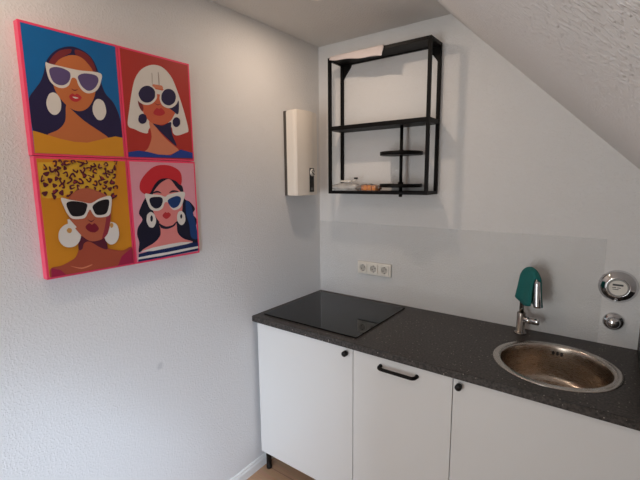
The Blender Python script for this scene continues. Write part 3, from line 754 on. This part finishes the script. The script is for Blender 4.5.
ART = {
 'A': [
  ('navy', 's', [(12,74),(6,149),(12,177),(32,203),(50,230),(62,260),(71,292),(90,321),(116,343),(152,357),(187,352),(213,334),(228,300),(236,262),(248,225),(275,195),(290,145),(292,80),(252,68),(138,45),(68,46),(32,61)]),
  ('maroon', 's', [(75,281),(90,311),(115,336),(147,348),(146,336),(129,323),(109,305),(95,281)]),
  ('maroon', 's', [(162,350),(192,346),(213,327),(222,291),(203,285),(196,307),(180,325),(161,333)]),
  ('tan', 's', [(116,165),(109,116),(86,86),(53,66),(88,54),(130,47),(171,47),(216,61),(247,71),(172,120),(130,156)]),
  ('tan', 's', [(84,265),(94,287),(113,310),(146,329),(177,329),(200,310),(214,286),(217,242),(207,202),(185,168),(159,153),(133,156),(110,174),(92,200),(84,229)]),
  ('mustard', 'l', [(13,76),(28,73),(53,66),(88,57),(130,50),(172,50),(216,63),(245,72),(271,79),(294,76),(295,6),(6,6)]),
  ('white', 's', [(69,289),(82,288),(135,286),(171,286),(236,290),(236,262),(220,231),(194,216),(175,219),(161,236),(155,256),(142,256),(131,232),(114,220),(94,220),(77,233),(70,257)]),
  ('lilac', 's', [(77,267),(91,280),(115,282),(137,273),(136,252),(123,234),(103,227),(84,236)]),
  ('lilac', 's', [(162,266),(184,279),(219,280),(228,265),(215,239),(193,224),(174,232),(165,247)]),
  ('maroon', 's', [(136,223),(146,216),(158,223),(146,220)]),
  ('lip', 's', [(128,196),(139,207),(147,204),(154,209),(167,198),(153,183),(136,183)]),
  ('white', 's', [(138,196),(148,197),(157,195),(147,192)]),
  ('white', 's', [(102,172),(101,160),(98,148),(92,139),(85,133),(78,131),(71,133),(65,139),(61,148),(59,160),(60,172),(64,183),(69,193),(76,199),(83,201),(90,199),(96,193),(100,184)]),
  ('white', 's', [(245,172),(245,160),(241,148),(235,138),(228,132),(220,130),(212,132),(206,139),(201,148),(199,160),(200,172),(204,184),(209,193),(216,200),(224,202),(232,200),(239,194),(243,184)]),
 ],
 'B': [
  ('white', 's', [(20,123),(30,182),(44,243),(60,293),(85,330),(117,353),(151,363),(184,358),(216,331),(236,291),(257,233),(274,175),(283,128),(268,117),(228,103),(208,111),(201,137),(155,171),(105,120),(96,101),(72,102),(46,111)]),
  ('salmon', 's', [(106,146),(112,90),(95,46),(80,30),(112,21),(179,22),(217,36),(229,46),(177,83),(139,121),(133,144)]),
  ('navy', 's', [(120,143),(159,136),(200,154),(201,132),(205,102),(221,60),(178,89),(143,119)]),
  ('rust', 's', [(70,229),(96,274),(149,293),(204,293),(236,254),(231,209),(214,177),(194,154),(157,139),(117,142),(94,161),(79,191)]),
  ('navy', 's', [(193,212),(226,230),(243,243),(242,206),(234,188),(214,199)]),
  ('maroon', 's', [(66,231),(75,223),(86,197),(81,180),(68,201)]),
  ('white', 's', [(56,249),(70,296),(96,333),(149,358),(202,340),(230,282),(209,284),(177,277),(172,289),(151,289),(133,288),(128,278),(101,279),(75,265)]),
  ('salmon', 's', [(131,284),(153,290),(174,286),(171,278),(133,275)]),
  ('grey', 's', [(130,328),(133,325),(131,288),(129,287)]),
  ('grey', 's', [(157,336),(161,332),(161,293),(157,292)]),
  ('white', 's', [(147,252),(145,238),(135,225),(123,215),(108,208),(93,206),(80,209),(68,216),(62,226),(60,238),(64,251),(73,264),(85,274),(99,281),(114,284),(128,282),(139,275),(147,265)]),
  ('white', 's', [(243,254),(239,240),(231,227),(218,216),(204,209),(189,207),(176,210),(165,217),(159,228),(157,241),(161,255),(169,268),(181,279),(195,286),(210,289),(223,286),(234,279),(241,268)]),
  ('white', 's', [(137,270),(172,270),(169,256),(141,256)]),
  ('navy', 's', [(139,253),(137,241),(130,231),(120,222),(109,217),(97,215),(86,217),(78,223),(73,231),(70,242),(74,253),(81,263),(90,271),(102,277),(113,279),(124,277),(133,272),(139,263)]),
  ('navy', 's', [(231,256),(228,244),(222,233),(212,225),(201,219),(190,218),(179,220),(171,226),(165,235),(165,245),(167,256),(174,267),(183,276),(194,281),(206,283),(216,281),(225,275),(230,266)]),
  ('maroon', 's', [(133,219),(147,215),(163,221),(147,212)]),
  ('lip', 's', [(126,181),(141,201),(151,199),(163,203),(177,187),(159,174),(137,173)]),
  ('navy', 's', [(97,155),(95,148),(92,142),(87,138),(81,135),(75,134),(68,136),(64,140),(62,145),(62,151),(64,157),(66,163),(72,168),(78,171),(84,172),(89,170),(94,167),(96,161)]),
  ('navy', 's', [(244,158),(243,151),(239,145),(234,140),(228,137),(222,136),(216,138),(212,142),(209,147),(209,154),(210,161),(214,167),(219,172),(225,175),(231,176),(236,174),(241,171),(244,165)]),
  ('blue2', 'l', [(10,25),(52,33),(92,30),(133,22),(190,21),(217,36),(239,47),(295,36),(293,13),(8,6)]),
 ],
 'C': [
  ('yellow', 'l', [(14,380),(256,388),(258,350),(253,310),(238,262),(194,266),(138,287),(93,279),(66,266),(32,266),(16,270),(14,308)]),
  ('leopard', 'x', []),
  ('brown', 's', [(18,38),(47,41),(74,51),(95,64),(108,92),(119,127),(156,128),(194,123),(202,84),(221,71),(259,62),(291,69),(293,8),(146,8),(15,6)]),
  ('plum', 's', [(115,133),(155,112),(194,119),(203,76),(178,85),(145,110),(126,107),(118,88),(106,89)]),
  ('rasp', 'l', [(18,39),(45,27),(60,7),(16,7)]),
  ('rasp', 'l', [(252,40),(291,69),(294,7),(235,8)]),
  ('salmon', 's', [(75,36),(109,24),(144,29),(140,24),(109,19)]),
  ('white', 's', [(118,135),(114,121),(107,110),(97,102),(85,99),(73,100),(62,106),(54,116),(49,129),(49,143),(52,156),(59,167),(69,175),(80,179),(92,178),(103,172),(112,162),(117,149)]),
  ('white', 's', [(250,128),(247,114),(241,102),(233,94),(223,90),(214,91),(206,97),(199,107),(196,120),(195,134),(198,148),(204,160),(212,168),(221,172),(230,171),(239,166),(246,156),(249,143)]),
  ('cocoa', 's', [(80,232),(99,274),(139,296),(180,288),(223,260),(226,198),(213,143),(191,116),(154,110),(128,126),(104,158),(89,194)]),
  ('rasp2', 's', [(211,199),(224,203),(219,168),(208,131),(187,115),(198,149),(206,179)]),
  ('white', 'l', [(81,194),(87,194),(107,165),(96,159),(81,173)]),
  ('gold', 's', [(91,155),(90,152),(89,150),(86,148),(84,147),(81,148),(79,149),(77,151),(76,154),(75,157),(76,160),(78,162),(80,164),(83,165),(85,164),(88,163),(90,161),(91,158)]),
  ('gold', 's', [(231,159),(230,156),(229,154),(227,152),(225,151),(223,151),(221,152),(220,155),(219,157),(219,161),(219,164),(221,166),(222,168),(224,169),(227,169),(228,168),(230,166),(231,163)]),
  ('white', 's', [(68,266),(91,260),(130,251),(160,244),(194,260),(231,265),(229,224),(217,196),(178,193),(164,205),(156,222),(148,213),(134,194),(99,194),(83,211),(74,236)]),
  ('black', 's', [(83,247),(104,254),(145,244),(144,224),(131,204),(100,203),(88,220)]),
  ('black', 's', [(166,235),(191,251),(222,253),(219,224),(206,203),(177,202),(167,218)]),
  ('plum', 's', [(144,189),(156,182),(169,189),(156,178)]),
  ('lipd', 's', [(135,163),(148,175),(157,169),(167,173),(179,153),(165,141),(145,147)]),
 ],
 'D': [
  ('ink', 's', [(79,272),(58,245),(44,221),(34,195),(46,170),(26,142),(20,114),(26,82),(22,44),(56,56),(93,74),(122,102),(159,120),(195,105),(209,79),(242,52),(288,35),(295,70),(288,116),(295,146),(279,176),(288,198),(268,228),(239,246),(230,301),(145,338),(92,302)]),
  ('denim', 's', [(248,234),(271,216),(281,176),(290,118),(293,66),(264,75),(257,133),(245,179)]),
  ('pinkskin', 's', [(120,156),(120,124),(116,98),(89,74),(34,47),(147,47),(269,51),(224,74),(198,103),(189,150)]),
  ('ink', 's', [(115,150),(131,140),(151,133),(179,138),(194,152),(186,133),(153,123),(124,130)]),
  ('pinkskin', 's', [(149,319),(178,325),(206,292),(230,262),(228,202),(213,164),(181,142),(151,136),(126,147),(102,178),(92,215),(97,267),(122,300)]),
  ('red', 's', [(44,291),(50,318),(74,348),(109,374),(149,383),(190,378),(224,360),(234,333),(227,301),(204,318),(167,329),(133,325),(107,304),(86,272),(68,267),(52,276)]),
  ('ink', 's', [(97,270),(109,279),(125,278),(135,269),(118,273)]),
  ('ink', 's', [(169,270),(186,280),(206,278),(215,273),(195,273)]),
  ('white', 's', [(64,269),(89,267),(128,263),(151,255),(169,264),(241,272),(236,238),(218,207),(189,198),(172,210),(161,231),(147,231),(135,209),(112,200),(85,207),(72,232)]),
  ('ink', 's', [(84,252),(128,255),(139,241),(127,216),(104,210),(86,225)]),
  ('denim', 's', [(163,242),(203,256),(224,245),(210,216),(185,207),(167,221)]),
  ('lip', 's', [(133,181),(147,193),(153,189),(161,191),(171,179),(153,165),(139,170)]),
  ('white', 's', [(103,166),(102,155),(98,146),(93,139),(87,135),(80,136),(73,139),(68,146),(64,156),(62,166),(64,177),(66,186),(72,193),(79,197),(86,197),(92,193),(98,186),(101,177)]),
  ('white', 's', [(239,163),(239,152),(235,143),(230,137),(223,133),(216,133),(210,137),(204,144),(200,153),(199,163),(200,173),(203,182),(208,189),(215,192),(222,192),(228,189),(234,182),(238,173)]),
  ('ink', 's', [(90,171),(89,167),(88,163),(86,160),(84,159),(82,159),(81,161),(79,164),(79,168),(79,172),(79,176),(81,180),(82,182),(84,184),(86,183),(88,182),(89,179),(90,175)]),
  ('ink', 's', [(225,169),(224,166),(223,163),(221,161),(220,160),(218,160),(216,161),(215,163),(215,166),(214,170),(215,173),(216,176),(218,178),(219,179),(221,179),(223,178),(224,175),(224,172)]),
  ('denim2', 'l', [(20,38),(72,44),(153,49),(236,52),(295,48),(295,11),(113,6),(16,7)]),
  ('white', 'l', [(26,46),(82,55),(153,59),(211,60),(271,53),(240,48),(153,44),(81,41)]),
  ('white', 'l', [(18,25),(80,27),(151,27),(234,30),(295,31),(295,22),(223,19),(114,16),(16,17)]),
 ],
}

def smooth_outline(pts, sub=5):
    n = len(pts); out = []
    for i in range(n):
        p0, p1, p2, p3 = (Vector(pts[(i + k - 1) % n]) for k in range(4))
        for k in range(sub):
            t = k / sub
            out.append(0.5 * ((2 * p1) + (-p0 + p2) * t + (2*p0 - 5*p1 + 4*p2 - p3) * t*t + (-p0 + 3*p1 - 3*p2 + p3) * t**3))
    return [(v.x, v.y) for v in out]
def inside(x, y, poly):
    r = False; n = len(poly)
    for i in range(n):
        (xa, ya_), (xb, yb_) = poly[i], poly[i - 1]
        if (ya_ > y) != (yb_ > y) and x < (xb - xa) * (y - ya_) / (yb_ - ya_) + xa: r = not r
    return r
PW, PH, PD = 0.3005, 0.400, 0.031
def picture(key, y0, z0, label):
    t = thing('portrait_print', label, 'picture', (0, y0 + PW / 2, z0), 'portrait prints on the left wall')
    bm = NB(); box(bm, (0.0005, y0 + 0.0004, z0 + 0.0004), (PD, y0 + PW - 0.0004, z0 + PH - 0.0004), 0.0012)
    obj('frame', bm, MT['pink'], t)
    names = ['bg' + key]; bm = NB(); lay = [0]; bd = 0.0080
    def fill(pts, col):
        if col not in names: names.append(col)
        lay[0] += 1; x = PD + 0.0008 + lay[0] * 0.00005
        pp = [(x, y0 + min(max(a, 8.0), 292.5) / 1000, z0 + min(max(b, 8.0), 392) / 1000) for a, b in pts]
        f = bm.faces.new([bm.verts.new(q) for q in pp]); f.material_index = names.index(col)
        f.normal_update()
        if f.normal.x < 0: f.normal_flip()
    box(bm, (PD - 0.0005, y0 + bd, z0 + bd), (PD + 0.0008, y0 + PW - bd, z0 + PH - bd))
    for col, mode, pts in ART[key]:
        pts = [(a - 4 if 12 < a < 284 else (a - 1 if a < 292 else a), q) for a, q in pts]
        if mode == 'x':                                 # leopard spots on the turban
            rnd = random.Random(12); tur = ART[key][0][2]; cen = []
            for _ in range(4000):
                a, b = rnd.uniform(10, 292), rnd.uniform(240, 392)
                if all((a - c) ** 2 + ((b - d) * 1.1) ** 2 > 18.5 ** 2 for c, d in cen) and inside(a, b, tur): cen.append((a, b))
            for a, b in cen:
                rx, ry, ro = rnd.uniform(9, 14), rnd.uniform(7, 10), rnd.uniform(0, 3.1)
                def bl(k, ph):
                    return [(a + k * (rx * math.cos(q) * math.cos(ro) - ry * math.sin(q) * math.sin(ro)) * (1 + .18 * math.sin(3*q + ph)),
                             b + k * (rx * math.cos(q) * math.sin(ro) + ry * math.sin(q) * math.cos(ro)) * (1 + .18 * math.sin(3*q + ph))) for q in [2*math.pi*i/16 for i in range(16)]]
                ph = rnd.uniform(0, 6)
                if rnd.random() < 0.74:                  # an open rosette with a darker heart
                    if rnd.random() < 0.6: fill(bl(0.55, ph), rnd.choice(('gold', 'rasp2', 'mustard')))
                    q0, span, arc = rnd.uniform(0, 6.3), rnd.uniform(3.6, 5.4), []
                    for k, rr in ((0, 1.0), (1, 0.40)):
                        qs = [q0 + span * n_ / 12 for n_ in range(13)]
                        for q in (qs if k == 0 else qs[::-1]):
                            w_ = rr * (1 + .16 * math.sin(3 * q + ph))
                            arc.append((a + w_ * (rx * math.cos(q) * math.cos(ro) - ry * math.sin(q) * math.sin(ro)), b + w_ * (rx * math.cos(q) * math.sin(ro) + ry * math.sin(q) * math.cos(ro))))
                    fill(arc, 'plum')
                else: fill(bl(0.75, ph), 'plum')
            continue
        fill(smooth_outline(pts) if mode == 's' else pts, col)
    mats = []
    for nm in names:
        k = 'ink_' + nm
        if k not in MT: MT[k] = mat('print_' + nm, srgb(*PAL[nm]), 0.5, spec=0.3, noise=(25, 0.03))
        mats.append(MT[k])
    # keep the stacked print layers facing the room: no normal recalculation here
    me = bpy.data.meshes.new('artwork'); bm.to_mesh(me); bm.free()
    for m in mats: me.materials.append(m)
    o = bpy.data.objects.new('artwork', me); COL.objects.link(o); o.parent = t; o.location = -t.location
    return t
picture('A', -1.5555, 1.6965, 'upper left portrait print: woman with long dark hair and white sunglasses on blue')
picture('B', -1.2543, 1.6965, 'upper right portrait print: woman with white bobbed hair and round sunglasses on red')
picture('C', -1.5530, 1.2955, 'lower left portrait print: woman in a leopard-pattern turban on orange')
picture('D', -1.2518, 1.2955, 'lower right portrait print: woman in a red beret and striped top on pink')

# recessed ceiling lamps
for (lx, ly), lab in zip(LAMPS, ('round recessed ceiling lamp nearest the black wall shelf', 'round recessed ceiling lamp farther from the black wall shelf')):
    t = thing('ceiling_lamp', lab, 'ceiling lamp', (lx, ly, CEIL), 'recessed ceiling lamps')
    bm = NB(); lathe(bm, [(0.043, 0.0), (0.042, -0.004), (0.036, -0.006), (0.031, -0.003), (0.030, -0.0005)], (lx, ly, CEIL), n=40, caps=False); obj('trim_ring', bm, MT['lamp_ring'], t)
    bm = NB(); lathe(bm, [(0.0302, -0.0012), (0, -0.0012)], (lx, ly, CEIL), n=40, caps=False); obj('diffuser', bm, MT['lamp_glow'], t)
